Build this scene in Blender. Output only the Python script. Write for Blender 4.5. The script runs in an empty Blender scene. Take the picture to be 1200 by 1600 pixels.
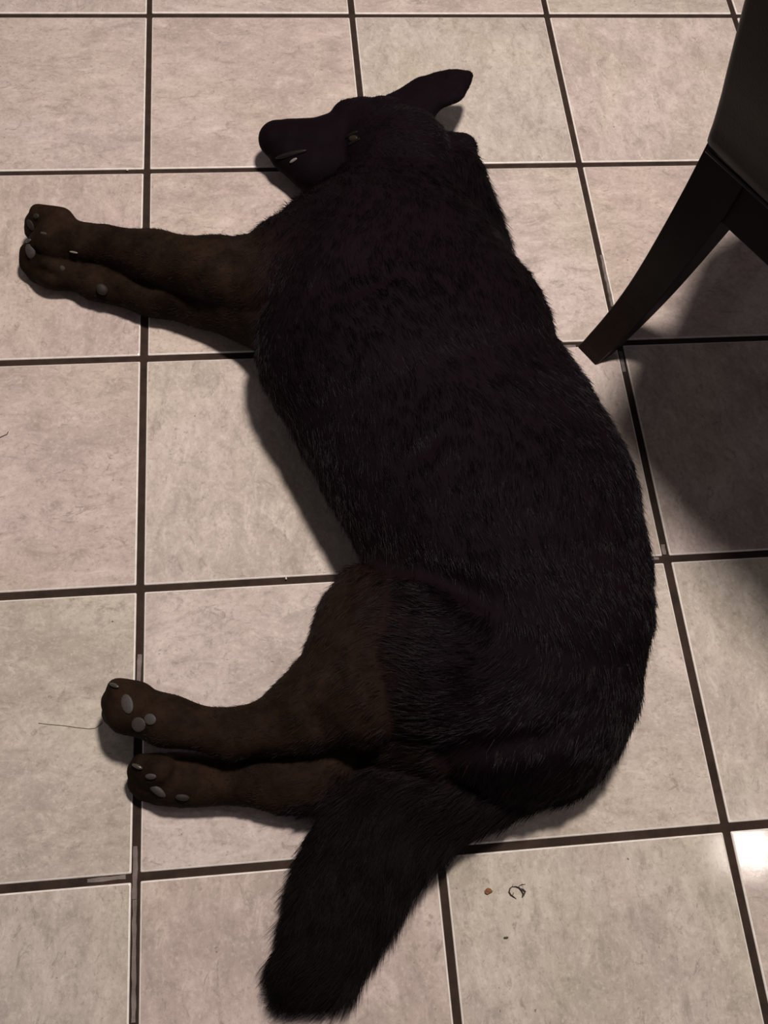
import bpy, bmesh, math, random
import numpy as np
from mathutils import Vector, Matrix

T = 0.38          # one floor tile module in metres; most tables below are in tile modules
random.seed(7)
rng = np.random.default_rng(11)
sc = bpy.context.scene
col = sc.collection

# ------------------------------------------------------------------ camera, world, lights, exposure
cam_data = bpy.data.cameras.new('camera')
cam = bpy.data.objects.new('camera', cam_data)
col.objects.link(cam)
cam.location = (0.539698 * T, -4.313525 * T, 3.465295 * T)
cam.rotation_euler = (0.4314024, -0.0704712, -0.0867640)
cam_data.sensor_fit = 'VERTICAL'
cam_data.sensor_height = 24.0
cam_data.lens = 1545.058 / 1600 * 24.0
cam_data.clip_start = 0.02
sc.camera = cam

world = bpy.data.worlds.new('dim_room')
sc.world = world
world.use_nodes = True
bg = world.node_tree.nodes['Background']
bg.inputs[0].default_value = (0.60, 0.54, 0.56, 1)
bg.inputs[1].default_value = 0.20


def disk_light(name, loc, size, power, color, aim):
    d = bpy.data.lights.new(name, 'AREA')
    d.shape = 'DISK'
    d.size = size
    d.energy = power
    d.color = color
    o = bpy.data.objects.new(name, d)
    o.location = loc
    o.rotation_euler = (Vector(aim) - Vector(loc)).to_track_quat('-Z', 'Y').to_euler()
    col.objects.link(o)
    return o


disk_light('ceiling_lamp', (1.7 * T, -1.4 * T, 6.9 * T), 0.30, 91, (1.0, 0.925, 0.885), (1.7 * T, -1.4 * T, 0))
disk_light('side_lamp', (5.13 * T, -3.62 * T, 6.9 * T), 0.085, 3.0, (1.0, 0.95, 0.88), (2.2 * T, -3.2 * T, 0))

vs = sc.view_settings
vs.view_transform = 'Standard'
vs.look = 'None'
vs.exposure = 0.0
vs.gamma = 1.0
vs.use_curve_mapping = False


# ------------------------------------------------------------------ helpers
def link_mesh(name, verts, faces, mat=None, parent=None, smooth=False):
    me = bpy.data.meshes.new(name)
    me.from_pydata([tuple(v) for v in verts], [], [tuple(f) for f in faces])
    me.update()
    if smooth:
        me.polygons.foreach_set('use_smooth', [True] * len(me.polygons))
    if mat:
        me.materials.append(mat)
    o = bpy.data.objects.new(name, me)
    col.objects.link(o)
    if parent:
        o.parent = parent
    return o


def bm_obj(name, bm, mat=None, parent=None, smooth=False):
    me = bpy.data.meshes.new(name)
    bmesh.ops.recalc_face_normals(bm, faces=bm.faces)
    bm.to_mesh(me)
    bm.free()
    if smooth:
        me.polygons.foreach_set('use_smooth', [True] * len(me.polygons))
    if mat:
        me.materials.append(mat)
    o = bpy.data.objects.new(name, me)
    col.objects.link(o)
    if parent:
        o.parent = parent
    return o


def thing(name, label, cat, loc=(0, 0, 0), rz=0):
    o = bpy.data.objects.new(name, None)
    o.empty_display_size = 0.05
    o.location = loc
    o.rotation_euler = (0, 0, rz)
    o['label'] = label
    o['category'] = cat
    col.objects.link(o)
    return o


class NT:
    """small node-tree writer"""
    def __init__(self, name):
        self.m = bpy.data.materials.new(name)
        self.m.use_nodes = True
        self.t = self.m.node_tree
        self.b = self.t.nodes['Principled BSDF']

    def n(self, kind, **kw):
        nd = self.t.nodes.new(kind)
        for k, v in kw.items():
            setattr(nd, k, v)
        return nd

    def l(self, a, b):
        self.t.links.new(a, b)

    def noise(self, vec, scale, detail=6, rough=.6, dist=0.0):
        nd = self.n('ShaderNodeTexNoise')
        nd.inputs['Scale'].default_value = scale
        nd.inputs['Detail'].default_value = detail
        nd.inputs['Roughness'].default_value = rough
        nd.inputs['Distortion'].default_value = dist
        self.l(vec, nd.inputs['Vector'])
        return nd.outputs[0]

    def ramp(self, fac, stops):
        nd = self.n('ShaderNodeValToRGB')
        e = nd.color_ramp.elements
        while len(e) < len(stops):
            e.new(0.5)
        for i, (p, c) in enumerate(stops):
            e[i].position = p
            e[i].color = c if len(c) == 4 else (*c, 1)
        self.l(fac, nd.inputs[0])
        return nd.outputs[0]

    def mix(self, fac, a, b, mode='MIX'):
        nd = self.n('ShaderNodeMixRGB', blend_type=mode)
        for s, v in ((0, fac), (1, a), (2, b)):
            if hasattr(v, 'links'):
                self.l(v, nd.inputs[s])
            elif isinstance(v, (int, float)):
                nd.inputs[s].default_value = v
            else:
                nd.inputs[s].default_value = (*v, 1)
        return nd.outputs[0]

    def bump(self, h, strength, dist):
        nd = self.n('ShaderNodeBump')
        nd.inputs['Strength'].default_value = strength
        nd.inputs['Distance'].default_value = dist
        self.l(h, nd.inputs['Height'])
        self.l(nd.outputs[0], self.b.inputs['Normal'])
        return nd

    def set(self, **kw):
        for k, v in kw.items():
            self.b.inputs[k.replace('_', ' ')].default_value = v


def plain(name, color, rough=.6, spec=.5, bump_scale=None, bump=.2):
    w = NT(name)
    tc = w.n('ShaderNodeTexCoord').outputs['Object']
    nz = w.noise(tc, bump_scale or 300, 4)
    c = w.ramp(nz, [(0.3, tuple(x * .8 for x in color)), (0.7, tuple(min(1, x * 1.2) for x in color))])
    w.l(c, w.b.inputs['Base Color'])
    w.set(Roughness=rough)
    w.b.inputs['Specular IOR Level'].default_value = spec
    w.bump(nz, bump, 0.0006)
    return w.m


# ------------------------------------------------------------------ materials of the floor
def tile_material():
    w = NT('glazed_stone_tile')
    tc = w.n('ShaderNodeTexCoord').outputs['Object']
    info = w.n('ShaderNodeObjectInfo').outputs['Random']
    off = w.n('ShaderNodeVectorMath', operation='SCALE')
    comb = w.n('ShaderNodeCombineXYZ')
    for s in range(3):
        m = w.n('ShaderNodeMath', operation='MULTIPLY')
        w.l(info, m.inputs[0])
        m.inputs[1].default_value = (17.0, 31.0, 43.0)[s]
        w.l(m.outputs[0], comb.inputs[s])
    add = w.n('ShaderNodeVectorMath', operation='ADD')
    w.l(tc, add.inputs[0])
    w.l(comb.outputs[0], add.inputs[1])
    base = add.outputs[0]
    st = w.n('ShaderNodeMapping')
    st.inputs['Scale'].default_value = (1.0, 1.7, 1.0)
    w.l(base, st.inputs['Vector'])
    streak = st.outputs[0]
    clouds = w.noise(base, 7, 5, .6, .6)
    wisps = w.noise(streak, 19, 10, .80, .5)
    veins = w.noise(streak, 24, 9, .82, 1.2)
    grain = w.noise(base, 170, 5, .7)
    fine = w.noise(base, 480, 3, .6)
    c = w.ramp(clouds, [(0.32, (.385, .322, .295)), (0.5, (.45, .378, .347)), (0.68, (.50, .425, .393))])
    c = w.mix(w.ramp(wisps, [(0.36, (.85, .85, .85)), (0.49, (0.0, 0.0, 0.0))]), c, (.315, .262, .235))
    c = w.mix(w.ramp(wisps, [(0.52, (0, 0, 0)), (0.66, (.8, .8, .8))]), c, (.600, .520, .482))
    c = w.mix(w.ramp(veins, [(0.37, (.85, .85, .85)), (0.44, (0, 0, 0))]), c, (.27, .225, .20))
    pits = w.noise(base, 62, 8, .85, .4)
    c = w.mix(w.ramp(pits, [(0.35, (.8, .8, .8)), (0.45, (0, 0, 0))]), c, (.30, .25, .22))
    c = w.mix(w.ramp(pits, [(0.56, (0, 0, 0)), (0.68, (.6, .6, .6))]), c, (.62, .545, .51))
    spots = w.noise(base, 110, 3, .6, .2)
    c = w.mix(w.ramp(spots, [(0.245, (.8, .8, .8)), (0.285, (0, 0, 0))]), c, (.16, .125, .105))
    c = w.mix(w.ramp(grain, [(0.54, (0, 0, 0)), (0.70, (.5, .5, .5))]), c, (.62, .545, .50))
    c = w.mix(w.ramp(grain, [(0.32, (.6, .6, .6)), (0.44, (0, 0, 0))]), c, (.31, .26, .23))
    # warm / greenish cast from tile to tile and inside one tile
    hue = w.noise(base, 3.2, 3, .5, .8)
    c = w.mix(w.ramp(hue, [(0.42, (0, 0, 0)), (0.62, (.6, .6, .6))]), c, w.mix(1.0, c, (.97, 1.0, .90), 'MULTIPLY'))
    tone = w.ramp(info, [(0.0, (.93, .94, .885)), (0.5, (1.0, .975, .95)), (1.0, (.955, .90, .875))])
    c = w.mix(1.0, c, tone, 'MULTIPLY')
    w.l(c, w.b.inputs['Base Color'])
    r = w.ramp(grain, [(0.3, (.085, .085, .085)), (0.7, (.05, .05, .05))])
    w.l(r, w.b.inputs['Roughness'])
    w.b.inputs['Specular IOR Level'].default_value = .45
    h = w.mix(.5, wisps, grain)
    h = w.mix(.25, h, fine)
    w.bump(h, .15, 0.0007)
    return w.m


def tile_edge_material():
    w = NT('painted_edge_highlight')  # bevel highlight painted as a pale colour around every tile rim
    tc = w.n('ShaderNodeTexCoord').outputs['Object']
    nz = w.noise(tc, 60, 4)
    w.l(w.ramp(nz, [(0.3, (.60, .54, .48)), (0.7, (.80, .73, .66))]), w.b.inputs['Base Color'])
    w.set(Roughness=.22)
    return w.m


def grout_material(name='dark_grout', a=(.019, .011, .008), b=(.042, .026, .018)):
    w = NT(name)
    tc = w.n('ShaderNodeTexCoord').outputs['Object']
    n1 = w.noise(tc, 26, 6, .7)
    n2 = w.noise(tc, 420, 5, .7)
    c = w.ramp(n1, [(0.32, a), (0.7, b)])
    c = w.mix(w.ramp(n2, [(0.66, (0, 0, 0)), (0.82, (.30, .30, .30))]), c, (.13, .10, .08))
    w.l(c, w.b.inputs['Base Color'])
    w.set(Roughness=.85)
    w.b.inputs['Specular IOR Level'].default_value = .15
    w.bump(n2, .7, 0.0012)
    return w.m


M_TILE = tile_material()
M_EDGE = tile_edge_material()
M_GROUT = grout_material()
M_GROUT_PALE = grout_material('worn_pale_grout', (.10, .08, .07), (.22, .18, .16))

# ------------------------------------------------------------------ floor: grout bed with separate tiles
GI0, GI1, GJ0, GJ1 = -3, 7, -4, 8          # columns and rows of tiles
bx0, bx1 = GI0 * T, GI1 * T
by0, by1 = -GJ1 * T, -GJ0 * T
gz = -0.0026
bm = bmesh.new()
bmesh.ops.create_cube(bm, size=1)
for v in bm.verts:
    v.co = Vector(((bx0 + bx1) / 2 + v.co.x * (bx1 - bx0), (by0 + by1) / 2 + v.co.y * (by1 - by0), gz - 0.02 + v.co.z * 0.04))
floor = bm_obj('floor', bm, M_GROUT)
floor['kind'] = 'structure'


def tile_mesh():
    g = 0.0285 * T / 2
    hw = T / 2 - g
    b = 0.0021
    rr = 0.0012
    rings = []
    for w_, z in ((hw, -0.010), (hw, -b * .8), (hw - b * .45, -b * .25), (hw - b, 0.0)):
        k = rr
        pts = []
        for sx, sy in ((1, 1), (-1, 1), (-1, -1), (1, -1)):
            a = (sx * w_, sy * (w_ - k))
            c = (sx * (w_ - k), sy * w_)
            pts += [a, c] if sx * sy > 0 else [c, a]
        rings.append([(x, y, z) for x, y in pts])
    V = [p for r in rings for p in r]
    F = []
    mi = []
    n = 8
    for q in range(3):
        for i in range(n):
            j = (i + 1) % n
            F.append((q * n + i, q * n + j, (q + 1) * n + j, (q + 1) * n + i))
            mi.append(1)
    F.append(tuple(3 * n + i for i in range(n)))
    mi.append(0)
    me = bpy.data.meshes.new('tile')
    me.from_pydata(V, [], F)
    me.materials.append(M_TILE)
    me.materials.append(M_EDGE)
    me.polygons.foreach_set('material_index', mi)
    me.update()
    return me


TM = tile_mesh()
first = True
for j in range(GJ0, GJ1):
    for i in range(GI0, GI1):
        o = bpy.data.objects.new('tile', TM)
        rot = [0, 0, math.pi, math.pi / 2][random.randrange(4)]
        if (i, j) == (0, 0) or (i, j) == (1, 0) or (i, j) == (2, 0):
            rot = math.pi / 2 if i else 0
        o.location = ((i + .5) * T + random.uniform(-.0006, .0006), -(j + .5) * T + random.uniform(-.0006, .0006), random.uniform(-.0002, .0002))
        o.rotation_euler = (random.uniform(-.0006, .0006), random.uniform(-.0006, .0006), rot + random.uniform(-.0012, .0012))
        o.parent = floor
        col.objects.link(o)


def grout_strip(p, q, width, mat, top=-0.0010, name='grout_patch'):
    """broken-edged strip of worn joint filler between floor points p and q (metres)"""
    p, q = Vector((p[0], p[1])), Vector((q[0], q[1]))
    d = (q - p)
    L = d.length
    d.normalize()
    s = Vector((-d.y, d.x))
    n = max(3, int(L / 0.008))
    V, F = [], []
    for i in range(n + 1):
        c = p + d * (L * i / n)
        wl = width * .5 * random.uniform(.65, 1.0)
        wr = width * .5 * random.uniform(.65, 1.0)
        zt = top + random.uniform(-.0005, .0003)
        for off, z in ((-wl, gz - .001), (-wl * .8, zt), (wr * .8, zt), (wr, gz - .001)):
            V.append((c.x + s.x * off, c.y + s.y * off, z))
    for i in range(n):
        for k in range(3):
            a = i * 4 + k
            F.append((a, a + 4, a + 5, a + 1))
    o = link_mesh(name, V, F, mat, floor)
    return o


gw = 0.027 * T
grout_strip((0.00044, -1.23477, 0.00000), (-0.00066, -1.27367, 0.00000), gw * .8, M_GROUT_PALE)
grout_strip((-0.00136, -1.48308, 0.00000), (-0.00109, -1.54528, 0.00000), gw * .85, M_GROUT_PALE)
grout_strip((-0.00109, -1.54528, 0.00000), (-0.00026, -1.68046, 0.00000), gw * .7, M_GROUT_PALE, top=-.0016)
grout_strip((-0.05869, -1.51915, 0.00000), (-0.01240, -1.51846, 0.00000), gw * .7, M_GROUT_PALE, top=-.0014)
grout_strip((0.76432, -0.58161, -0.00000), (0.76356, -0.68766, 0.00000), gw * .95, M_GROUT_PALE, top=-.0008)
grout_strip((0.75987, -0.77593, 0.00000), (0.75877, -0.81500, 0.00000), gw * .8, M_GROUT_PALE, top=-.0012)
grout_strip((0.75945, -1.11627, 0.00000), (0.75895, -1.13262, 0.00000), gw * .8, M_GROUT_PALE, top=-.0010)
grout_strip((0.71041, -1.13691, 0.00000), (0.74902, -1.13815, 0.00000), gw * .6, M_GROUT_PALE, top=-.0014)
grout_strip((0.65352, -0.76313, 0.00000), (0.68748, -0.76321, 0.00000), gw * .8, M_GROUT_PALE, top=-.0012)

# ------------------------------------------------------------------ dog: implicit body -> one mesh
# name, k, head-end point, tail-end point, radii, vertical squash     (tile modules)
SEGS = [
    ('trunk', 0.050, (1.1094, -1.3130, 0.1474), (0.9964, -1.7692, 0.2408), 0.2680, 0.4544, 0.540),
    ('trunk', 0.050, (0.9964, -1.7692, 0.2408), (1.0420, -2.1418, 0.2761), 0.4544, 0.5415, 0.520),
    ('trunk', 0.050, (1.0420, -2.1418, 0.2761), (1.0963, -2.3241, 0.2614), 0.5415, 0.5126, 0.510),
    ('trunk', 0.050, (1.0963, -2.3241, 0.2614), (1.2030, -2.5762, 0.2610), 0.5126, 0.5118, 0.510),
    ('trunk', 0.050, (1.2030, -2.5762, 0.2610), (1.2960, -2.8129, 0.2625), 0.5118, 0.4953, 0.520),
    ('trunk', 0.050, (1.2960, -2.8129, 0.2625), (1.3264, -3.0766, 0.2469), 0.4953, 0.4658, 0.530),
    ('trunk', 0.050, (1.3264, -3.0766, 0.2469), (1.3355, -3.1986, 0.2412), 0.4658, 0.4385, 0.540),
    ('trunk', 0.050, (1.3355, -3.1986, 0.2412), (1.3084, -3.4573, 0.2058), 0.4385, 0.3883, 0.540),
    ('trunk', 0.050, (1.3084, -3.4573, 0.2058), (1.3670, -3.6129, 0.1247), 0.3883, 0.2353, 0.530),
    ('shoulder', 0.050, (1.2061, -1.8966, 0.2763), (0.8650, -1.9288, 0.3328), 0.2939, 0.3046, 0.600),
    ('shoulder', 0.050, (0.8650, -1.9288, 0.3328), (0.6592, -1.7913, 0.2647), 0.3046, 0.2353, 0.650),
    ('skull', 0.050, (0.9780, -0.9481, 0.1426), (1.1082, -1.1109, 0.1772), 0.1444, 0.2096, 0.765),
    ('skull', 0.050, (1.1082, -1.1109, 0.1772), (1.1913, -1.0808, 0.1250), 0.2096, 0.1736, 0.735),
    ('muzzle', 0.050, (1.0615, -0.9775, 0.1565), (0.8969, -0.9898, 0.1501), 0.1581, 0.1126, 0.800),
    ('muzzle', 0.050, (0.8969, -0.9898, 0.1501), (0.7704, -1.0014, 0.1474), 0.1126, 0.0843, 0.800),
    ('muzzle', 0.050, (0.7704, -1.0014, 0.1474), (0.6432, -0.9785, 0.1433), 0.0843, 0.0649, 0.810),
    ('muzzle', 0.050, (0.6432, -0.9785, 0.1433), (0.5940, -0.9686, 0.1448), 0.0649, 0.0498, 0.860),
    ('jaw', 0.050, (0.9848, -1.0858, 0.1350), (0.7478, -1.1003, 0.1188), 0.1400, 0.0860, 0.775),
    ('jaw', 0.050, (0.7478, -1.1003, 0.1188), (0.6437, -1.0314, 0.1270), 0.0860, 0.0553, 0.825),
    ('jaw', 0.050, (0.6437, -1.0314, 0.1270), (0.5953, -0.9864, 0.1332), 0.0553, 0.0349, 0.900),
    ('brow', 0.050, (0.9172, -0.9110, 0.1986), (1.0103, -0.9746, 0.1720), 0.0540, 0.0965, 0.875),
    ('ear', 0.028, (1.1969, -0.8299, 0.1985), (1.2743, -0.7780, 0.2174), 0.0975, 0.0783, 0.475),
    ('ear', 0.028, (1.2743, -0.7780, 0.2174), (1.3575, -0.7489, 0.2238), 0.0783, 0.0794, 0.325),
    ('ear', 0.028, (1.3575, -0.7489, 0.2238), (1.3977, -0.7199, 0.2277), 0.0794, 0.0590, 0.300),
    ('ear', 0.028, (1.3977, -0.7199, 0.2277), (1.4753, -0.6649, 0.2210), 0.0590, 0.0220, 0.400),
    ('earb', 0.012, (1.2828, -1.1318, 0.1702), (1.4078, -1.0540, 0.1898), 0.0837, 0.0597, 0.550),
    ('ruff', 0.050, (1.3349, -1.1989, 0.1409), (1.3513, -1.3816, 0.1101), 0.1516, 0.1502, 0.600),
    ('ruff', 0.050, (1.3513, -1.3816, 0.1101), (1.4097, -1.5521, 0.0933), 0.1502, 0.1556, 0.600),
    ('foreA', 0.028, (0.5769, -1.8344, 0.2558), (0.3181, -1.7648, 0.2649), 0.1697, 0.1165, 0.850),
    ('foreA', 0.028, (0.3181, -1.7648, 0.2649), (0.0736, -1.6640, 0.2294), 0.1165, 0.0883, 0.900),
    ('foreA', 0.028, (0.0736, -1.6640, 0.2294), (-0.1221, -1.5721, 0.2038), 0.0883, 0.0708, 0.900),
    ('pawA', 0.028, (-0.2148, -1.5423, 0.1874), (-0.3348, -1.5085, 0.1674), 0.0718, 0.0765, 0.775),
    ('toeA1', 0.016, (-0.3087, -1.4404, 0.2056), (-0.4129, -1.3817, 0.1802), 0.0419, 0.0302, 0.925),
    ('toeA2', 0.016, (-0.3307, -1.4367, 0.1557), (-0.4429, -1.3919, 0.1310), 0.0420, 0.0310, 0.925),
    ('toeA3', 0.016, (-0.3414, -1.4342, 0.1057), (-0.4529, -1.4159, 0.0910), 0.0420, 0.0310, 0.925),
    ('foreB', 0.028, (0.5647, -1.9090, 0.1521), (0.2556, -1.7694, 0.0962), 0.1901, 0.1203, 0.800),
    ('foreB', 0.028, (0.2556, -1.7694, 0.0962), (0.0570, -1.7222, 0.0805), 0.1203, 0.1007, 0.800),
    ('foreB', 0.028, (0.0570, -1.7222, 0.0805), (-0.1795, -1.6632, 0.0719), 0.1007, 0.0846, 0.825),
    ('pawB', 0.028, (-0.1921, -1.6004, 0.0642), (-0.3479, -1.5889, 0.0721), 0.0802, 0.0962, 0.775),
    ('toeB1', 0.016, (-0.3103, -1.5310, 0.1560), (-0.4154, -1.5154, 0.1490), 0.0400, 0.0290, 0.950),
    ('toeB2', 0.016, (-0.3386, -1.5448, 0.1178), (-0.4629, -1.5233, 0.1011), 0.0420, 0.0311, 0.950),
    ('toeB3', 0.016, (-0.3544, -1.5567, 0.0678), (-0.4726, -1.5561, 0.0610), 0.0420, 0.0310, 0.950),
    ('toeB4', 0.016, (-0.3442, -1.5832, 0.0378), (-0.4387, -1.5895, 0.0300), 0.0420, 0.0300, 0.950),
    ('thigh', 0.050, (1.3226, -3.4572, 0.2375), (1.0606, -3.3633, 0.2675), 0.3186, 0.3125, 0.610),
    ('thigh', 0.050, (1.0606, -3.3633, 0.2675), (0.8994, -3.2968, 0.2282), 0.3125, 0.1973, 0.625),
    ('tibA', 0.050, (0.8447, -3.3063, 0.2662), (0.7664, -3.4663, 0.2457), 0.2088, 0.1795, 0.700),
    ('tibA', 0.050, (0.7664, -3.4663, 0.2457), (0.5872, -3.5376, 0.2108), 0.1795, 0.1135, 0.750),
    ('metA', 0.028, (0.5882, -3.5580, 0.2131), (0.3375, -3.6008, 0.1978), 0.0978, 0.0642, 0.875),
    ('metA', 0.028, (0.3375, -3.6008, 0.1978), (0.1148, -3.5443, 0.2042), 0.0642, 0.0713, 0.900),
    ('hpawA', 0.028, (0.1310, -3.5314, 0.1934), (-0.0056, -3.4966, 0.1719), 0.0593, 0.0728, 0.875),
    ('htoeA1', 0.016, (0.0278, -3.4495, 0.2060), (-0.0394, -3.4171, 0.1980), 0.0379, 0.0280, 0.975),
    ('htoeA2', 0.016, (0.0167, -3.4675, 0.1661), (-0.0637, -3.4486, 0.1490), 0.0380, 0.0290, 0.975),
    ('htoeA3', 0.016, (0.0096, -3.4868, 0.1161), (-0.0735, -3.4835, 0.0990), 0.0380, 0.0290, 0.975),
    ('htoeA4', 0.016, (0.0163, -3.5102, 0.0742), (-0.0503, -3.5147, 0.0570), 0.0360, 0.0270, 0.975),
    ('tibB', 0.050, (1.0207, -3.5035, 0.1601), (0.7132, -3.5305, 0.0802), 0.2669, 0.1336, 0.600),
    ('tibB', 0.050, (0.7132, -3.5305, 0.0802), (0.5808, -3.7087, 0.0787), 0.1336, 0.0984, 0.700),
    ('metB', 0.028, (0.6071, -3.7355, 0.0788), (0.4875, -3.7459, 0.0714), 0.0927, 0.0793, 0.875),
    ('metB', 0.028, (0.4875, -3.7459, 0.0714), (0.1763, -3.7178, 0.0638), 0.0793, 0.0709, 0.900),
    ('hpawB', 0.028, (0.1970, -3.7125, 0.0593), (0.1233, -3.7048, 0.0627), 0.0659, 0.0738, 0.875),
    ('htoeB1', 0.016, (0.0894, -3.6808, 0.1342), (0.0317, -3.6612, 0.1360), 0.0360, 0.0260, 0.975),
    ('htoeB2', 0.016, (0.0736, -3.6966, 0.1061), (0.0109, -3.6778, 0.0969), 0.0380, 0.0269, 0.975),
    ('htoeB3', 0.016, (0.0681, -3.7160, 0.0661), (0.0050, -3.7087, 0.0470), 0.0380, 0.0270, 0.975),
    ('htoeB4', 0.016, (0.0765, -3.7369, 0.0341), (0.0295, -3.7360, 0.0259), 0.0359, 0.0259, 0.975),
    ('tail', 0.050, (1.3825, -3.6369, 0.1190), (1.1940, -3.7126, 0.1033), 0.1984, 0.1721, 0.600),
    ('tail', 0.050, (1.1940, -3.7126, 0.1033), (1.0035, -3.7904, 0.0869), 0.1721, 0.1580, 0.575),
    ('tail', 0.050, (1.0035, -3.7904, 0.0869), (0.7890, -3.9229, 0.0844), 0.1580, 0.1689, 0.525),
    ('tail', 0.050, (0.7890, -3.9229, 0.0844), (0.6768, -4.1115, 0.0656), 0.1689, 0.1311, 0.500),
    ('tail', 0.050, (0.6768, -4.1115, 0.0656), (0.5888, -4.2813, 0.0478), 0.1311, 0.0956, 0.500),
    ('tail', 0.050, (0.5888, -4.2813, 0.0478), (0.5360, -4.3120, 0.0424), 0.0956, 0.0707, 0.550),
]


def eval_body(lo, shape, vx):
    """smooth union of the tapered segments on a grid; also which tissue is nearest"""
    ax = [lo[i] + vx * np.arange(shape[i]) for i in range(3)]
    D = np.full(shape, 0.3, np.float32)
    boxes = []
    MARG = .14
    for sgm in SEGS:
        A, B = np.array(sgm[2]), np.array(sgm[3])
        rm = max(sgm[4], sgm[5]) + MARG
        a = np.maximum(0, ((np.minimum(A, B) - rm - lo) / vx).astype(int))
        b = np.minimum(shape, ((np.maximum(A, B) + rm - lo) / vx).astype(int) + 2)
        sl = tuple(slice(a[i], b[i]) for i in range(3))
        s = sgm[6]
        X = (ax[0][sl[0]] - A[0])[:, None, None]
        Y = (ax[1][sl[1]] - A[1])[None, :, None]
        Z = ((ax[2][sl[2]] - A[2]) / s)[None, None, :]
        ba = (B - A) / np.array([1, 1, s])
        t = np.clip((X * ba[0] + Y * ba[1] + Z * ba[2]) / (ba @ ba), 0, 1)
        d = np.sqrt((X - t * ba[0])**2 + (Y - t * ba[1])**2 + (Z - t * ba[2])**2) - (sgm[4] + (sgm[5] - sgm[4]) * t)
        d = d.astype(np.float32)
        boxes.append((sl, d))
        np.minimum(D[sl], d, out=D[sl])
    W = np.zeros(shape, np.float32)
    K = np.zeros(shape, np.float32)
    for (sl, d), sgm in zip(boxes, SEGS):
        e = np.exp(-np.clip((d - D[sl]) / .05, 0, 30))
        W[sl] += e
        K[sl] += e * sgm[1]
    K = np.where(W > 0, K / np.maximum(W, 1e-9), .02)
    S = np.zeros(shape, np.float32)
    for sl, d in boxes:
        S[sl] += np.exp(-np.clip((d - D[sl]) / K[sl], 0, 30))
    R_ = D - K * np.log(np.clip(S, 1.0, 2.2))
    zz = ax[2][None, None, :]
    return np.maximum(R_, (.004 - zz)).astype(np.float32)


def surface_nets(G, lo, vx):
    nx, ny, nz = G.shape
    ins = G < 0
    c = [ins[i:nx - 1 + i, j:ny - 1 + j, k:nz - 1 + k] for i in (0, 1) for j in (0, 1) for k in (0, 1)]
    cnt = sum(q.astype(np.int8) for q in c)
    act = (cnt > 0) & (cnt < 8)
    idx = np.argwhere(act)
    ids = np.full(act.shape, -1, np.int64)
    ids[act] = np.arange(len(idx))
    acc = np.zeros((len(idx), 3))
    num = np.zeros(len(idx))
    corners = [(i, j, k) for i in (0, 1) for j in (0, 1) for k in (0, 1)]
    for p in corners:
        for a in range(3):
            if p[a] == 0:
                q = list(p)
                q[a] = 1
                gp = G[idx[:, 0] + p[0], idx[:, 1] + p[1], idx[:, 2] + p[2]]
                gq = G[idx[:, 0] + q[0], idx[:, 1] + q[1], idx[:, 2] + q[2]]
                m = (gp < 0) != (gq < 0)
                t = np.where(m, gp / np.where(m, gp - gq, 1), 0)
                pt = np.array(p, float)[None, :] + np.zeros((len(idx), 3))
                pt[:, a] += t
                acc += pt * m[:, None]
                num += m
    V = (idx + acc / num[:, None]) * vx + lo
    F = []
    for a in range(3):
        b_, c_ = (a + 1) % 3, (a + 2) % 3
        sl0 = [slice(None)] * 3
        sl1 = [slice(None)] * 3
        sl0[a] = slice(0, -1)
        sl1[a] = slice(1, None)
        e0, e1 = ins[tuple(sl0)], ins[tuple(sl1)]
        ed = np.argwhere(e0 != e1)
        ed = ed[(ed[:, b_] > 0) & (ed[:, c_] > 0) & (ed[:, b_] < G.shape[b_] - 1) & (ed[:, c_] < G.shape[c_] - 1)]
        fl = e0[ed[:, 0], ed[:, 1], ed[:, 2]]
        qs = []
        for db, dc in ((1, 1), (0, 1), (0, 0), (1, 0)):
            e = ed.copy()
            e[:, b_] -= db
            e[:, c_] -= dc
            qs.append(ids[e[:, 0], e[:, 1], e[:, 2]])
        Q = np.stack(qs, 1)
        Q[~fl] = Q[~fl][:, ::-1]
        F.append(Q)
    return V, np.concatenate(F)


lo = np.array([-.62, -4.72, -.03])
hi = np.array([1.95, -.62, .98])
VX = .0092
shape = tuple(((hi - lo) / VX).astype(int))
G = eval_body(lo, shape, VX)
V, F = surface_nets(G, lo, VX)
del G
# light smoothing of the net, floor contact kept flat
E = np.concatenate([F[:, [0, 1]], F[:, [1, 2]], F[:, [2, 3]], F[:, [3, 0]]])
for _ in range(3):
    s = np.zeros_like(V)
    n = np.zeros(len(V))
    for a_, b_ in ((0, 1), (1, 0)):
        for c_ in range(3):
            s[:, c_] += np.bincount(E[:, a_], V[E[:, b_], c_], len(V))
        n += np.bincount(E[:, a_], minlength=len(V))
    V = V * .5 + .5 * s / n[:, None]
V[:, 2] = np.maximum(V[:, 2], .004)

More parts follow.
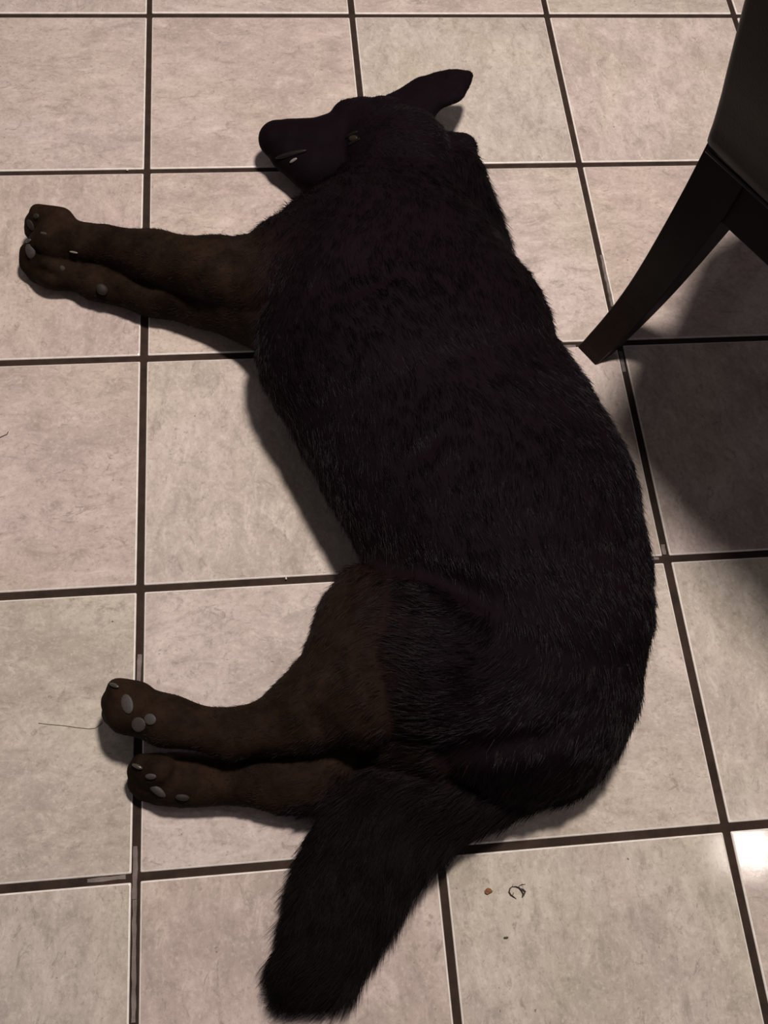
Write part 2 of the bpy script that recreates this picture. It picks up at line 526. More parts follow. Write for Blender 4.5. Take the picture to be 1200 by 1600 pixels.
# folds of loose skin and the crease in front of the thigh: (points, half width, depth)
FOLDS = [
    ([(0.31415, -1.15764, 0.13300), (0.35592, -1.18868, 0.19000), (0.39820, -1.21728, 0.20900), (0.44908, -1.24920, 0.20900), (0.49893, -1.25776, 0.19000)], .050, -.030),
    ([(0.32353, -1.21077, 0.17100), (0.37996, -1.24090, 0.20900), (0.42106, -1.27171, 0.22040)], .040, .016),
    ([(0.33328, -1.08320, 0.19000), (0.37011, -1.10804, 0.20900), (0.40585, -1.13744, 0.22040)], .022, -.012),
    ([(0.32207, -1.11872, 0.19000), (0.35905, -1.13835, 0.20900), (0.40368, -1.15639, 0.22040)], .020, -.010),
    ([(0.35222, -1.05649, 0.19000), (0.39347, -1.04070, 0.20900), (0.42451, -1.01090, 0.22040)], .030, -.012),
    ([(0.26843, -0.80191, 0.19000), (0.32100, -0.80175, 0.20900), (0.37655, -0.77631, 0.20900), (0.41127, -0.78840, 0.20900)], .030, -.012),
    ([(0.46278, -0.63271, 0.15200), (0.49746, -0.67020, 0.15200), (0.53771, -0.68587, 0.13300)], .028, -.014),
    ([(0.44297, -0.49181, 0.15200), (0.48158, -0.48148, 0.13680), (0.52718, -0.45706, 0.11400)], .016, -.014),
    ([(-0.15315, -0.57790, 0.11400), (-0.13203, -0.58702, 0.11400), (-0.09885, -0.59399, 0.11400)], .013, -.014),
    ([(-0.15940, -0.58345, 0.09500), (-0.13707, -0.59624, 0.10640), (-0.10267, -0.61334, 0.11400)], .013, -.014),
    ([(-0.16887, -0.59920, 0.07600), (-0.14165, -0.61116, 0.08360), (-0.10148, -0.62656, 0.09500)], .013, -.015),
    ([(-0.17516, -0.60560, 0.05700), (-0.14463, -0.62435, 0.07600), (-0.10993, -0.63510, 0.07600)], .013, -.015),
    ([(-0.17370, -0.61265, 0.03800), (-0.14302, -0.63111, 0.05700), (-0.10991, -0.64189, 0.05700)], .013, -.013),
    ([(0.22332, -1.30499, 0.15200), (0.22009, -1.33630, 0.15200), (0.21120, -1.35820, 0.13300)], .022, -.012),
    ([(0.24051, -1.34460, 0.13300), (0.22717, -1.37479, 0.13300), (0.21065, -1.39644, 0.11400)], .030, -.012),
    ([(0.27898, -1.41291, 0.11400), (0.38443, -1.42430, 0.13300), (0.49895, -1.41369, 0.15200), (0.60397, -1.37313, 0.11400)], .030, -.012),
]
P0, P1, P2, P3 = (V[F[:, i]] for i in range(4))
fn = np.cross(P2 - P0, P3 - P1)
vn = np.stack([sum(np.bincount(F[:, i], fn[:, c_], len(V)) for i in range(4)) for c_ in range(3)], 1)
vn /= np.maximum(np.linalg.norm(vn, axis=1, keepdims=True), 1e-12)
if (vn[:, 2] * (V[:, 2] > .45)).sum() < 0:
    vn = -vn
for pts, hw_, dep in FOLDS:
    best_ = np.full(len(V), 9.0)
    fade = np.zeros(len(V))
    q = np.array(pts) / T
    for i in range(len(q) - 1):
        ba = q[i + 1] - q[i]
        t = np.clip(((V - q[i]) @ ba) / (ba @ ba), 0, 1)
        d = np.linalg.norm((V - q[i] - t[:, None] * ba) * np.array([1, 1, .35]), axis=1)
        m = d < best_
        best_[m] = d[m]
        fade[m] = np.sin(np.pi * np.clip((i + t[m]) / (len(q) - 1), .06, .94))
    prof = dep * (np.exp(-(best_ / hw_)**2) - .45 * np.exp(-((best_ - 1.8 * hw_) / hw_)**2)) * fade
    V = V + vn * prof[:, None]
V[:, 2] = np.maximum(V[:, 2], .004)

# per-vertex guide fields from the segments: fur flow, fur length, tissue weights
names = [s[0] for s in SEGS]


def fur_len(nm):
    if nm == 'trunk': return .020
    if nm == 'shoulder': return .020
    if nm == 'ruff': return .030
    if nm == 'thigh': return .025
    if nm == 'tail': return .042
    if nm in ('tibA', 'tibB'): return .014
    if nm in ('metA', 'metB', 'foreA', 'foreB'): return .009
    if nm in ('muzzle', 'jaw'): return .0035
    if nm == 'brow': return .006
    if nm == 'skull': return .011
    if nm in ('ear', 'earb'): return .006
    return .0045


def is_leg(nm):
    return nm.startswith(('fore', 'paw', 'toe', 'tib', 'met', 'hpaw', 'htoe'))


def guide(Pt):
    n = len(Pt)
    Dm = np.full(n, 9.0)
    ds = []
    for s in SEGS:
        A, B = np.array(s[2]), np.array(s[3])
        sq = np.array([1, 1, 1 / s[6]])
        q = (Pt - A) * sq
        ba = (B - A) * sq
        t = np.clip((q @ ba) / (ba @ ba), 0, 1)
        d = np.sqrt(((q - t[:, None] * ba)**2).sum(1)) - (s[4] + (s[5] - s[4]) * t)
        ds.append(d)
        Dm = np.minimum(Dm, d)
    flow = np.zeros((n, 3))
    ln = np.zeros(n)
    leg = np.zeros(n)
    tail = np.zeros(n)
    head = np.zeros(n)
    W = np.zeros(n)
    for s, d in zip(SEGS, ds):
        e = np.exp(-(d - Dm) / .035)
        dr = np.array(s[3]) - np.array(s[2])
        dr /= np.linalg.norm(dr)
        if s[0] in ('muzzle', 'jaw', 'brow'):
            dr = -dr
        if s[0] == 'shoulder':
            dr = np.array([.05, -1, 0])
        flow += e[:, None] * dr
        ln += e * fur_len(s[0])
        leg += e * is_leg(s[0])
        tail += e * (s[0] == 'tail')
        head += e * (s[0] in ('muzzle', 'jaw', 'brow', 'skull', 'ear', 'earb'))
        W += e
    return flow / W[:, None], ln / W, leg / W, tail / W, head / W


def coat_material(name, body, brown):
    w = NT(name)
    tc = w.n('ShaderNodeTexCoord').outputs['Object']
    at_ = w.n('ShaderNodeAttribute', attribute_name='leg').outputs['Fac']
    n1 = w.noise(tc, 22, 6, .7)
    n2 = w.noise(tc, 260, 5, .7)
    c1 = w.mix(n1, body, tuple(x * 1.7 for x in body))
    c2 = w.mix(w.ramp(n1, [(.35, (0, 0, 0)), (.65, (1, 1, 1))]), tuple(x * .6 for x in brown), tuple(x * 2.2 for x in brown))
    c = w.mix(at_, c1, c2)
    w.l(c, w.b.inputs['Base Color'])
    w.set(Roughness=.7)
    w.b.inputs['Specular IOR Level'].default_value = .03
    w.bump(n2, .6, .0015)
    return w.m


M_SKIN = coat_material('dog_undercoat', (.0032, .0015, .0022), (.0095, .0052, .0031))


def hair_material(name, color, rough=.45, spec=.35):
    w = NT(name)
    info = w.n('ShaderNodeHairInfo')
    c = w.mix(info.outputs['Random'], tuple(x * .6 for x in color), tuple(x * 1.5 for x in color))
    w.l(c, w.b.inputs['Base Color'])
    w.set(Roughness=rough)
    w.b.inputs['Specular IOR Level'].default_value = spec
    w.b.inputs['Specular Tint'].default_value = (1.0, .86, .92, 1)
    return w.m


M_FUR = hair_material('black_fur', (.0022, .0009, .0014), .38, .15)
M_FUR_LEG = hair_material('dark_brown_fur', (.0125, .0075, .0047), .5, .12)
M_FUR_TAIL = hair_material('black_tail_fur', (.0028, .0015, .0014), .55, .10)

dog_base = np.array([1.25, -2.6, 0]) * T
dog = thing('dog', 'large black dog with dark brown legs stretched out asleep on its side on the tiles', 'dog', tuple(dog_base))
body_me = bpy.data.meshes.new('body')
Vm = V * T - dog_base
body_me.vertices.add(len(Vm))
body_me.vertices.foreach_set('co', Vm.ravel())
body_me.loops.add(len(F) * 4)
body_me.loops.foreach_set('vertex_index', F.ravel())
body_me.polygons.add(len(F))
body_me.polygons.foreach_set('loop_start', np.arange(len(F)) * 4)
body_me.update(calc_edges=True)
body_me.validate()
body_me.polygons.foreach_set('use_smooth', np.ones(len(body_me.polygons), bool))
flow, flen, fleg, ftail, fhead = guide(V)
al = body_me.attributes.new('leg', 'FLOAT', 'POINT')
al.data.foreach_set('value', fleg.astype(np.float32))
body_me.materials.append(M_SKIN)
body = bpy.data.objects.new('body', body_me)
col.objects.link(body)
body.parent = dog

# ---- fur strands rooted on the body
P0, P1, P2, P3 = (V[F[:, i]] for i in range(4))
nrm = np.cross(P2 - P0, P3 - P1)
area = np.linalg.norm(nrm, axis=1) / 2
nrm /= np.maximum(np.linalg.norm(nrm, axis=1, keepdims=True), 1e-12)
if (nrm[:, 2] * ((P0[:, 2] > .3))).sum() < 0:
    nrm = -nrm
cen = (P0 + P1 + P2 + P3) / 4
fl_f = flow[F].mean(1)
ln_f = flen[F].mean(1)
lg_f = fleg[F].mean(1)
tl_f = ftail[F].mean(1)
hd_f = fhead[F].mean(1)

KEEPOUT = [(0.0031, -3.4897, 0.2456, 0.034), (0.0404, -3.5584, 0.2431, 0.034), (0.0803, -3.5504, 0.2682, 0.026), (0.0840, -3.7474, 0.1203, 0.030), (0.0691, -3.7106, 0.1629, 0.018), (0.1637, -3.7775, 0.1178, 0.018), (-0.1513, -1.7410, 0.1203, 0.030), (-0.4396, -1.5558, 0.1429, 0.030), (-0.3736, -1.6160, 0.1504, 0.026), (-0.3223, -1.6444, 0.1353, 0.026), (-0.4452, -1.4293, 0.1504, 0.026), (-0.4108, -1.4247, 0.1980, 0.018), (0.9086, -1.1081, 0.2857, 0.034), (0.6452, -1.1028, 0.1930, 0.020), (0.6548, -1.1322, 0.1855, 0.020)]


def grow(name, sel_w, count, mat, rad, lift=.16, jitter=.13, steps=5, clump=.26):
    w = area * sel_w * (nrm[:, 2] > -.55) * (cen[:, 2] > .012)
    w /= w.sum()
    f = rng.choice(len(F), count, p=w)
    a, b_ = rng.random((count, 1)), rng.random((count, 1))
    root = (P0[f] * (1 - a) + P1[f] * a) * (1 - b_) + (P3[f] * (1 - a) + P2[f] * a) * b_
    N = nrm[f]
    D = fl_f[f]
    # slow wandering of the coat direction
    ph = root * np.array([5.1, 4.3, 6.0])
    sw = np.stack([np.sin(ph[:, 1] * 1.7 + 1.3 * np.sin(ph[:, 0])), np.cos(ph[:, 0] * 1.9 + ph[:, 1]), np.zeros(count)], 1)
    D = D + .28 * sw * np.linalg.norm(D, axis=1, keepdims=True)
    D = D - (D * N).sum(1, keepdims=True) * N
    D /= np.maximum(np.linalg.norm(D, axis=1, keepdims=True), 1e-6)
    # clumps: strands share the lean of a cell
    cell = np.floor(root / .035).astype(np.int64)
    hsh = (cell[:, 0] * 73856093) ^ (cell[:, 1] * 19349663) ^ (cell[:, 2] * 83492791)
    cj = np.stack([np.sin(hsh * .7131), np.cos(hsh * .3717), np.sin(hsh * .1931)], 1)
    J = rng.normal(size=(count, 3)) * jitter + cj * clump * .5
    L = ln_f[f] / T * rng.uniform(.6, 1.15, count)
    keep = np.ones(count, bool)
    for kx, ky, kz, kr in KEEPOUT:
        dd = np.linalg.norm(root - np.array([kx, ky, kz]), axis=1)
        keep &= dd > kr * .72
    root, N, D, J, L = root[keep], N[keep], D[keep], J[keep], L[keep]
    count = len(root)
    t = np.linspace(0, 1, steps)
    dir0 = D + N * lift + J
    dir0 /= np.linalg.norm(dir0, axis=1, keepdims=True)
    dir1 = D + N * lift * .15 + J * 1.3 + np.array([0, 0, -.12])
    dir1 /= np.linalg.norm(dir1, axis=1, keepdims=True)
    pts = root[:, None, :] - N[:, None, :] * .004
    pts = pts + L[:, None, None] * (dir0[:, None, :] * (t - t * t / 2)[None, :, None] + dir1[:, None, :] * (t * t / 2)[None, :, None])
    pts[..., 2] = np.maximum(pts[..., 2], .003)
    pts = pts * T - dog_base
    hc = bpy.data.hair_curves.new(name)
    hc.add_curves([steps] * count)
    hc.attributes['position'].data.foreach_set('vector', pts.astype(np.float32).ravel())
    ra = hc.attributes.get('radius') or hc.attributes.new('radius', 'FLOAT', 'POINT')
    rr = np.tile(rad * (1 - .8 * t**1.5), count)
    ra.data.foreach_set('value', rr.astype(np.float32))
    hc.materials.append(mat)
    o = bpy.data.objects.new(name, hc)
    col.objects.link(o)
    o.parent = dog
    o['kind'] = 'stuff'
    return o


grow('coat_fur', (1 - lg_f) * (1 - tl_f) * (1 - .55 * hd_f), 120000, M_FUR, .00030)
grow('head_fur', hd_f**2, 26000, M_FUR, .00020, lift=.2, jitter=.18)
grow('leg_fur', lg_f, 80000, M_FUR_LEG, .00022, lift=.18, jitter=.16)
grow('tail_fur', tl_f * 1.0, 42000, M_FUR_TAIL, .00032, lift=.22, jitter=.12)


# ---- bare parts of the dog
def blob(name, loc, nrm_, axis, size, mat, n=(14, 10), parent=dog, label=None, shape=None):
    """flattened ellipsoid; loc in tile modules, size (along, across, thick) in tile modules"""
    z = Vector(nrm_).normalized()
    x = Vector(axis)
    x = (x - x.dot(z) * z).normalized()
    y = z.cross(x)
    Mx = Matrix((x, y, z)).transposed()
    bm_ = bmesh.new()
    bmesh.ops.create_uvsphere(bm_, u_segments=n[0], v_segments=n[1], radius=1)
    for v in bm_.verts:
        c = Vector(v.co)
        if shape:
            c = shape(c)
        c = Vector((c.x * size[0], c.y * size[1], c.z * size[2]))
        v.co = (Mx @ c + Vector(loc)) * T - Vector(dog_base)
    o = bm_obj(name, bm_, mat, parent, True)
    if label:
        o['label'] = label
    return o


M_PAD = plain('paw_pad_skin', (.042, .034, .030), .6, .25, 500, .5)
M_PAD_DARK = plain('dark_paw_pad_skin', (.021, .016, .013), .65, .2, 500, .5)
M_CLAW = plain('claw_horn', (.045, .038, .032), .3, .5, 200, .1)
M_NOSE = plain('nose_leather', (.0035, .0035, .0035), .55, .12, 900, .8)
M_EYE = plain('eye_surface', (.020, .012, .009), .4, .15, 100, .0)
M_LID = plain('eyelid_skin', (.006, .004, .004), .6, .1, 400, .3)
M_TOOTH_GLINT = plain('tooth_and_claw_glint', (.16, .14, .125), .3, .4, 100, .05)
M_LIP = plain('lip_skin', (.008, .005, .005), .5, .2, 300, .3)
blob('nose', (0.5580, -0.9568, 0.1450), (0.15, 0.1, 1), (1, .05, 0), (.026, .036, .034), M_NOSE)
blob('paw_pad', (0.0027, -3.4899, 0.2476), (-0.2171, -0.0865, 0.9723), (0.0087, -0.0320, 0.0000), (0.0340, 0.0200, 0.0050), M_PAD, label='grey oval toe pad of the upper hind paw')
blob('paw_pad', (0.0393, -3.5591, 0.2446), (-0.5421, -0.3740, 0.7525), (0.0303, 0.0061, 0.0000), (0.0300, 0.0240, 0.0050), M_PAD)
blob('paw_pad', (0.0796, -3.5506, 0.2700), (-0.3230, -0.1333, 0.9370), (0.0202, -0.0097, 0.0000), (0.0220, 0.0180, 0.0050), M_PAD)
blob('paw_pad', (0.0834, -3.7487, 0.1217), (-0.2883, -0.6284, 0.7225), (0.0206, -0.0259, 0.0000), (0.0360, 0.0150, 0.0100), M_PAD)
blob('paw_pad', (0.0685, -3.7116, 0.1646), (-0.3085, -0.4671, 0.8286), (0.0203, 0.0005, 0.0000), (0.0200, 0.0100, 0.0050), M_PAD)
blob('paw_pad', (0.1637, -3.7775, 0.1178), (-0.0312, -0.6857, 0.7272), (0.0226, -0.0058, 0.0000), (0.0240, 0.0120, 0.0080), M_PAD_DARK)
blob('paw_pad', (-0.1523, -1.7437, 0.1230), (-0.2511, -0.6841, 0.6848), (0.0158, -0.0196, 0.0000), (0.0260, 0.0220, 0.0160), M_PAD_DARK, label='round wrist pad of the lower foreleg')
blob('paw_pad', (-0.4396, -1.5558, 0.1429), (-0.3831, -0.6292, 0.6763), (-0.0082, -0.0324, 0.0000), (0.0340, 0.0240, 0.0140), M_PAD)
blob('paw_pad', (-0.3741, -1.6170, 0.1520), (-0.2735, -0.4992, 0.8222), (0.0159, -0.0134, 0.0000), (0.0280, 0.0200, 0.0060), M_PAD_DARK)
blob('paw_pad', (-0.3222, -1.6455, 0.1370), (0.0547, -0.5633, 0.8244), (0.0229, -0.0007, -0.0000), (0.0260, 0.0180, 0.0060), M_PAD_DARK)
blob('paw_pad', (-0.4452, -1.4293, 0.1504), (-0.5971, -0.6392, 0.4847), (-0.0006, -0.0335, -0.0000), (0.0260, 0.0180, 0.0060), M_PAD_DARK)
blob('paw_pad', (-0.4108, -1.4247, 0.1980), (-0.6549, -0.4803, 0.5834), (0.0230, -0.0006, 0.0000), (0.0180, 0.0120, 0.0080), M_PAD_DARK)
blob('claw', (-0.3656, -1.5395, 0.2260), (-0.2863, -0.2869, 0.9142), (-0.0334, 0.0140, 0.0000), (0.0200, 0.0060, 0.0060), M_CLAW)
blob('claw', (-0.4415, -1.5329, 0.1755), (-0.6951, -0.3066, 0.6502), (-0.0201, -0.0027, -0.0000), (0.0180, 0.0070, 0.0070), M_CLAW)
blob('claw', (-0.2540, -1.6151, 0.2001), (-0.2972, -0.8847, 0.3590), (0.0203, -0.0038, 0.0000), (0.0180, 0.0040, 0.0050), M_TOOTH_GLINT, label='claw with its white glint painted in as a pale colour')  # glint painted by giving this claw a paler colour
blob('claw', (-0.0414, -3.4227, 0.2362), (-0.2938, 0.1511, 0.9438), (-0.0167, 0.0097, 0.0000), (0.0200, 0.0070, 0.0070), M_CLAW)
blob('claw', (0.0258, -3.6763, 0.1658), (-0.3080, -0.3027, 0.9020), (-0.0164, 0.0074, -0.0000), (0.0200, 0.0070, 0.0070), M_CLAW)
blob('eye', (0.9100, -1.1082, 0.2843), (-0.7051, 0.0097, 0.7090), (0.0239, -0.0113, 0.0000), (0.0300, 0.0150, 0.0100), M_EYE)
blob('eyelid', (0.9050, -1.0847, 0.2807), (-0.7247, 0.0933, 0.6827), (0.0353, -0.0079, 0.0000), (0.0400, 0.0100, 0.0090), M_LID)
blob('eyelid', (0.9122, -1.1325, 0.2882), (-0.6885, -0.0760, 0.7212), (0.0356, -0.0006, 0.0000), (0.0360, 0.0090, 0.0080), M_LID)
blob('lip', (0.6448, -1.1032, 0.1938), (-0.3987, -0.3252, 0.8575), (0.0556, 0.0027, 0.0000), (0.0750, 0.0120, 0.0100), M_LIP)
blob('tooth', (0.6528, -1.1340, 0.1885), (-0.4862, -0.4334, 0.7588), (0.0197, 0.0069, 0.0000), (0.0200, 0.0070, 0.0060), M_TOOTH_GLINT)

# ------------------------------------------------------------------ chair
M_WOOD = NT('dark_stained_wood')
tc = M_WOOD.n('ShaderNodeTexCoord').outputs['Object']
mp = M_WOOD.n('ShaderNodeMapping')
mp.inputs['Scale'].default_value = (9, 9, 1.0)
M_WOOD.l(tc, mp.inputs['Vector'])
g1 = M_WOOD.noise(mp.outputs[0], 14, 8, .65, .8)
M_WOOD.l(M_WOOD.ramp(g1, [(0.3, (.0045, .0022, .0014)), (0.7, (.011, .0055, .0036))]), M_WOOD.b.inputs['Base Color'])
M_WOOD.set(Roughness=.42)
M_WOOD.b.inputs['Specular IOR Level'].default_value = .3
M_WOOD.bump(g1, .15, .0006)
M_WOOD = M_WOOD.m
w = NT('dark_brown_leather')
tc = w.n('ShaderNodeTexCoord').outputs['Object']
vo = w.n('ShaderNodeTexVoronoi')
vo.inputs['Scale'].default_value = 420
w.l(tc, vo.inputs['Vector'])
n1 = w.noise(tc, 12, 5, .6)
w.l(w.ramp(n1, [(0.3, (.014, .0085, .0065)), (0.7, (.021, .0135, .0105))]), w.b.inputs['Base Color'])
w.set(Roughness=.5)
w.b.inputs['Specular IOR Level'].default_value = .35
w.bump(vo.outputs['Distance'], .25, .0005)
M_LEATHER = w.m

U = Vector((.535, -.845, 0))       # along the rear edge of the chair, away from the dog's head
N = Vector((-.845, -.535, 0))      # out of the chair's back
c0 = Vector((1.97, -1.97, 0))
chair_loc = (c0 + U * .66 - N * .62) * T
chair = thing('dining_chair', 'dark wooden dining chair with brown leather back and curved rear legs, standing behind the dog', 'chair', tuple(chair_loc))


def cp(u, o, h):
    """chair frame (tile modules): u along the rear edge, o outwards behind the back, h up"""
    p = (c0 + U * u + N * o + Vector((0, 0, h))) * T
    return p - Vector(chair_loc)


def loft(name, rings, mat, cap=True, smooth=False, bevel=0.0, label=None, seg=2, angle=.6):
    bm_ = bmesh.new()
    R_ = [[bm_.verts.new(p) for p in r] for r in rings]
    n = len(rings[0])
    for a, b_ in zip(R_, R_[1:]):
        for i in range(n):
            bm_.faces.new((a[i], a[(i + 1) % n], b_[(i + 1) % n], b_[i]))
    if cap:
        bm_.faces.new(R_[0][::-1])
        bm_.faces.new(R_[-1])
    bmesh.ops.recalc_face_normals(bm_, faces=bm_.faces)
    if bevel:
        ed = [e for e in bm_.edges if len(e.link_faces) == 2 and e.calc_face_angle() > angle]
        bmesh.ops.bevel(bm_, geom=ed, offset=bevel, segments=seg, affect='EDGES', profile=.5)
    o = bm_obj(name, bm_, mat, chair, smooth)
    if label:
        o['label'] = label
    return o


def interp(tab, h):
    xs = [t[0] for t in tab]
    return float(np.interp(h, xs, [t[1] for t in tab]))


# sabre rear legs: rear face offset by height
LEGO = [(0, .158), (.06, .108), (.13, .068), (.21, .036), (.29, .012), (.40, -.006), (.51, -.014), (.70, -.020), (.88, -.022), (1.12, -.014)]
W = 1.30
for side in (0, 1):
    rings = []
    for h in np.linspace(0, 1.14, 39):
        o = sum(interp(LEGO, h + d_) for d_ in (-.06, -.03, 0, .03, .06)) / 5 + (.014 if h < .03 else 0)
        t = 1 - h / 1.12
        sh = -.046 * max(t, 0)**1.2
        wd = .115 + .07 * min(1, h / .9)**1.1
        dp = .10 + .08 * min(1, h / .9)
        if side == 0:
            u0, u1 = sh, sh + wd
        else:
            u0, u1 = W - sh - wd, W - sh
        tilt = .02 * (1 - min(1, h / .2))
        rings.append([cp(u0, o, h), cp(u1, o, h), cp(u1, o - dp, h), cp(u0, o - dp, h)])
    loft('leg', rings, M_WOOD, bevel=.0022, label='curved rear leg of dark wood' if side == 0 else None, angle=1.0)
SD = 1.22
for side in (0, 1):
    rings = []
    for h in (0, .3, .7, 1.12):
        wd = .11 + .05 * h
        u0 = -.14 if side == 0 else W + .14 - wd
        rings.append([cp(u0, -SD, h), cp(u0 + wd, -SD, h), cp(u0 + wd, -SD + wd, h), cp(u0, -SD + wd, h)])
    loft('leg', rings, M_WOOD, bevel=.002)


def box(name, u0, u1, o0, o1, h0, h1, mat, bevel=.002, label=None, seg=2, smooth=False):
    rings = [[cp(u0, o0, h), cp(u1, o0, h), cp(u1, o1, h), cp(u0, o1, h)] for h in (h0, h1)]
    return loft(name, rings, mat, bevel=bevel, label=label, seg=seg, smooth=smooth)


box('apron', .12, W - .12, -.03, -.10, .865, 1.12, M_WOOD)
box('apron', -.04, W + .04, -SD + .03, -SD + .10, .885, 1.12, M_WOOD)
for s0, s1 in ((.03, -.10), (W - .10, W + .03)):
    loft('apron', [[cp(s1, -SD + .1, h), cp(s1 + .07, -SD + .1, h), cp(s0 + .07, -.10, h), cp(s0, -.10, h)] for h in (.885, 1.12)], M_WOOD, bevel=.002)
FL = .20                                 # unseen widening of the seat, shaped to shade the floor below
loft('seat', [[cp(.0, -.16, h), cp(W, -.16, h), cp(W + FL, -.55, h), cp(W + FL, -SD - .03, h), cp(-FL, -SD - .03, h), cp(-FL, -.55, h)] for h in (1.10, 1.26)],
     M_LEATHER, smooth=True, bevel=.020, seg=5)

# upholstered back: rounded slab following a lean
BACKO = [(1.08, .0), (1.2, .020), (1.34, .058), (1.42, .084), (1.56, .127), (1.7, .168), (2.0, .25), (2.4, .35), (2.95, .47)]


def back_panel():
    bm_ = bmesh.new()
    hs = np.linspace(1.085, 2.12, 30)
    rings = []
    for h in hs:
        o = interp(BACKO, h)
        e0 = min(1.0, (h - 1.085) / .045)
        e1 = min(1.0, (2.12 - h) / .10)
        e = min(math.sqrt(max(0, 1 - (1 - e0)**2)), math.sqrt(max(0, 1 - (1 - e1)**2)))
        th = .22
        pad = .030 * (1 - e)
        ring = []
        u0, u1 = -.004 + pad, W + .004 - pad
        oa, ob = o - pad * .8 + .008, o - th + pad * .8
        r = .035
        cen_ = [(u0 + r, oa - r, 90, 180), (u0 + r, ob + r, 180, 270), (u1 - r, ob + r, 270, 360), (u1 - r, oa - r, 0, 90)]
        for cu, co, a0, a1 in cen_:
            for k in range(5):
                a = math.radians(a0 + (a1 - a0) * k / 4)
                ring.append((cu + r * math.cos(a), co + r * math.sin(a)))
        ring2 = []
        nn = len(ring)
        for i in range(nn):
            p, q = ring[i], ring[(i + 1) % nn]
            ring2.append(p)
            if abs(p[0] - q[0]) > .3:
                for k in range(1, 12):
                    t = k / 12
                    bulge = .022 * math.sin(math.pi * t) * e
                    sgn = 1 if p[1] > o - th / 2 else -1
                    ring2.append((p[0] + (q[0] - p[0]) * t, p[1] + (q[1] - p[1]) * t + sgn * bulge))
        rings.append([cp(u, oo, h) for u, oo in ring2])
    return loft('backrest', rings, M_LEATHER, smooth=True)


back_panel()

# piping along the lower edge of the back
def tube(name, pts, r, mat, parent, n=6, label=None, taper=None):
    bm_ = bmesh.new()
    prev = None
    pts = [Vector(p) for p in pts]
    for i, p in enumerate(pts):
        d = (pts[min(i + 1, len(pts) - 1)] - pts[max(i - 1, 0)]).normalized()
        a = d.cross(Vector((0, 0, 1)))
        if a.length < 1e-4:
            a = Vector((1, 0, 0))
        a.normalize()
        b_ = d.cross(a)
        rr = r * (taper[i] if taper else 1)
        ring = [bm_.verts.new(p + a * rr * math.cos(2 * math.pi * k / n) + b_ * rr * math.sin(2 * math.pi * k / n)) for k in range(n)]
        if prev:
            for k in range(n):
                bm_.faces.new((prev[k], prev[(k + 1) % n], ring[(k + 1) % n], ring[k]))
        else:
            bm_.faces.new(ring[::-1])
        prev = ring
    bm_.faces.new(prev)
    o = bm_obj(name, bm_, mat, parent, True)
    if label:
        o['label'] = label
    return o


tube('piping', [cp(u, .004, 1.09) for u in np.linspace(.02, W - .02, 14)], .0028, M_LEATHER, chair)

# ------------------------------------------------------------------ small things lying on the floor
def on_floor(name, label, cat, build, loc, mat):
    V_, F_ = build()
    o = link_mesh(name, V_, F_, mat)
    o.location = (loc[0], loc[1], 0.0004)
    o['label'] = label
    o['category'] = cat
    return o


def pebble(rx, ry, rz, jag=.25, seed=1):
    rnd = random.Random(seed)
    def b():
        bm_ = bmesh.new()
        bmesh.ops.create_icosphere(bm_, subdivisions=2, radius=1)
        for v in bm_.verts:
            k = 1 + rnd.uniform(-jag, jag)
            v.co = Vector((v.co.x * rx * k, v.co.y * ry * k, max(0, v.co.z * rz * k + rz * .6)))
        V_ = [tuple(v.co) for v in bm_.verts]
        F_ = [tuple(v.index for v in f.verts) for f in bm_.faces]
        bm_.free()
        return V_, F_
    return b


def hair_strand(name, label, pts, r, mat):
    """a fallen hair or a thin mark; pts in metres"""
    c = Vector(pts[0])
    o = tube(name, [Vector(p) - c for p in pts], r, mat, None, n=5)
    o.location = c
    o['label'] = label
    o['category'] = 'hair'
    return o


M_CRUMB = plain('rusty_crumb', (.19, .075, .028), .7, .3, 900, .6)
M_WHITE = plain('pale_crumb', (.62, .55, .42), .7, .3, 900, .6)
M_DARK = plain('dry_leaf', (.050, .038, .030), .7, .3, 600, .6)
M_HAIR = plain('dark_strand', (.030, .022, .018), .5, .3, 600, .1)

on_floor('crumb', 'rusty orange food crumb on the tile right of the dog\'s tail', 'crumb', pebble(.0042, .0034, .0020, .35, 3), (0.43622, -1.57247, 0.00000), M_CRUMB)
on_floor('crumb', 'tiny dark crumb below the curled dry leaf scrap', 'crumb', pebble(.0030, .0013, .0008, .3, 4), (0.45073, -1.62716, 0.00000), M_DARK)
on_floor('crumb', 'pale yellow crumb on the grout joint at top left', 'crumb', pebble(.0020, .0018, .0014, .3, 5), (-0.03270, -0.37823, 0.00000), M_WHITE)
on_floor('crumb', 'pale crumb in the grout joint by the dog\'s belly', 'crumb', pebble(.0012, .0020, .0012, .3, 6), (0.20260, -1.13755, 0.00000), M_WHITE)
on_floor('crumb', 'tiny dark speck on the tile above the hind paws', 'crumb', pebble(.0009, .0009, .0006, .2, 8), (-0.03646, -1.18605, 0.00000), M_DARK)


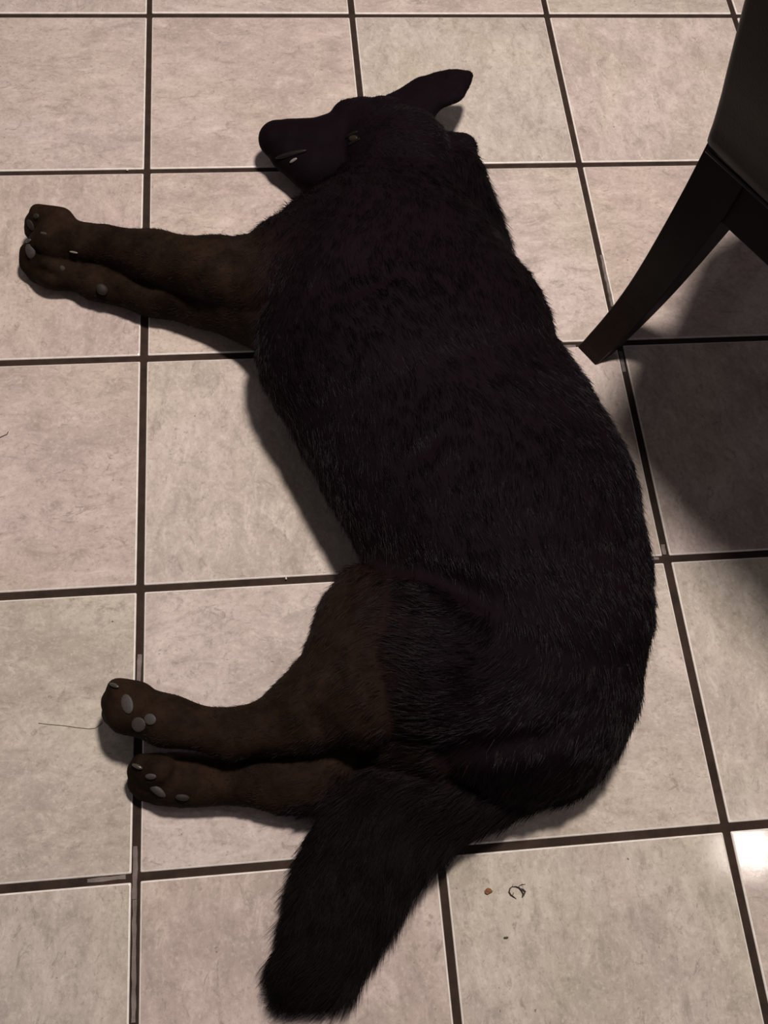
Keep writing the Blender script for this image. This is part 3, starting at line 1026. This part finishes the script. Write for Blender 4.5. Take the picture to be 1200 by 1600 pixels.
def leaf_scrap():
    """curled, broken rim of a dry leaf: two hooked blades and a stalk"""
    V_, F_ = [], []
    def blade(pts, w, z):
        b0 = len(V_)
        for i, (x, y) in enumerate(pts):
            x2, y2 = pts[min(i + 1, len(pts) - 1)]
            x1, y1 = pts[max(i - 1, 0)]
            d = Vector((x2 - x1, y2 - y1)).normalized()
            ww = w * (.25 + .75 * math.sin(math.pi * (i + .4) / (len(pts) - .2)))
            zz = z * math.sin(math.pi * i / (len(pts) - 1))
            V_.append((x - d.y * ww, y + d.x * ww, .0002 + zz))
            V_.append((x + d.y * ww, y - d.x * ww, .0002 + zz * .2))
            V_.append((x, y, .0009 + zz))
        for i in range(len(pts) - 1):
            a = b0 + i * 3
            F_.append((a, a + 2, a + 5, a + 3))
            F_.append((a + 2, a + 1, a + 4, a + 5))
            F_.append((a + 1, a, a + 3, a + 4))
    s = T / 450 * .98
    q = lambda L_: [((x - 807) * s, -(y - 1392) * s * 1.02) for x, y in L_]
    blade(q([(802, 1385), (797, 1388), (795, 1393), (797, 1397), (801, 1400), (805, 1403)]), .0009, .0022)
    blade(q([(801, 1386), (806, 1386), (811, 1388), (814, 1392), (816, 1397), (814, 1402)]), .0010, .0020)
    blade(q([(814, 1402), (817, 1398), (820, 1394), (817, 1391), (812, 1389)]), .0013, .0016)
    blade(q([(811, 1386), (816, 1384), (822, 1384)]), .0005, .0010)
    blade(q([(801, 1386), (803, 1382)]), .0003, .0004)
    blade(q([(799, 1399), (801, 1396), (802, 1394)]), .0005, .0006)
    return V_, F_


on_floor('leaf_scrap', 'small curled scrap of dry leaf on the tile right of the dog\'s tail', 'leaf', leaf_scrap, (0.47203, -1.57467, 0.00000), M_DARK)
hp = [(-0.12794, -1.31968, 0.00000), (-0.11561, -1.32224, 0.00000), (-0.09510, -1.32537, 0.00000), (-0.07863, -1.32907, 0.00000), (-0.06301, -1.33186, 0.00000), (-0.05484, -1.33160, 0.00000), (-0.04922, -1.32780, 0.00000), (-0.04604, -1.32466, 0.00000)]
hair_strand('dark_strand', 'thin dark hair on the tile in front of the upper hind paw', [(x, y, .0007) for x, y, z in hp], .00032, M_HAIR)
hp = [(-0.20690, -0.89074, 0.00000), (-0.20161, -0.88776, 0.00000), (-0.19716, -0.88581, 0.00000), (-0.19561, -0.88155, 0.00000)]  # a small brown mark on the tile, built as a strand
hair_strand('dark_strand', 'small brown mark at the left edge of the frame, built as a curled strand', [(x, y, .0008) for x, y, z in hp], .0005, M_HAIR)
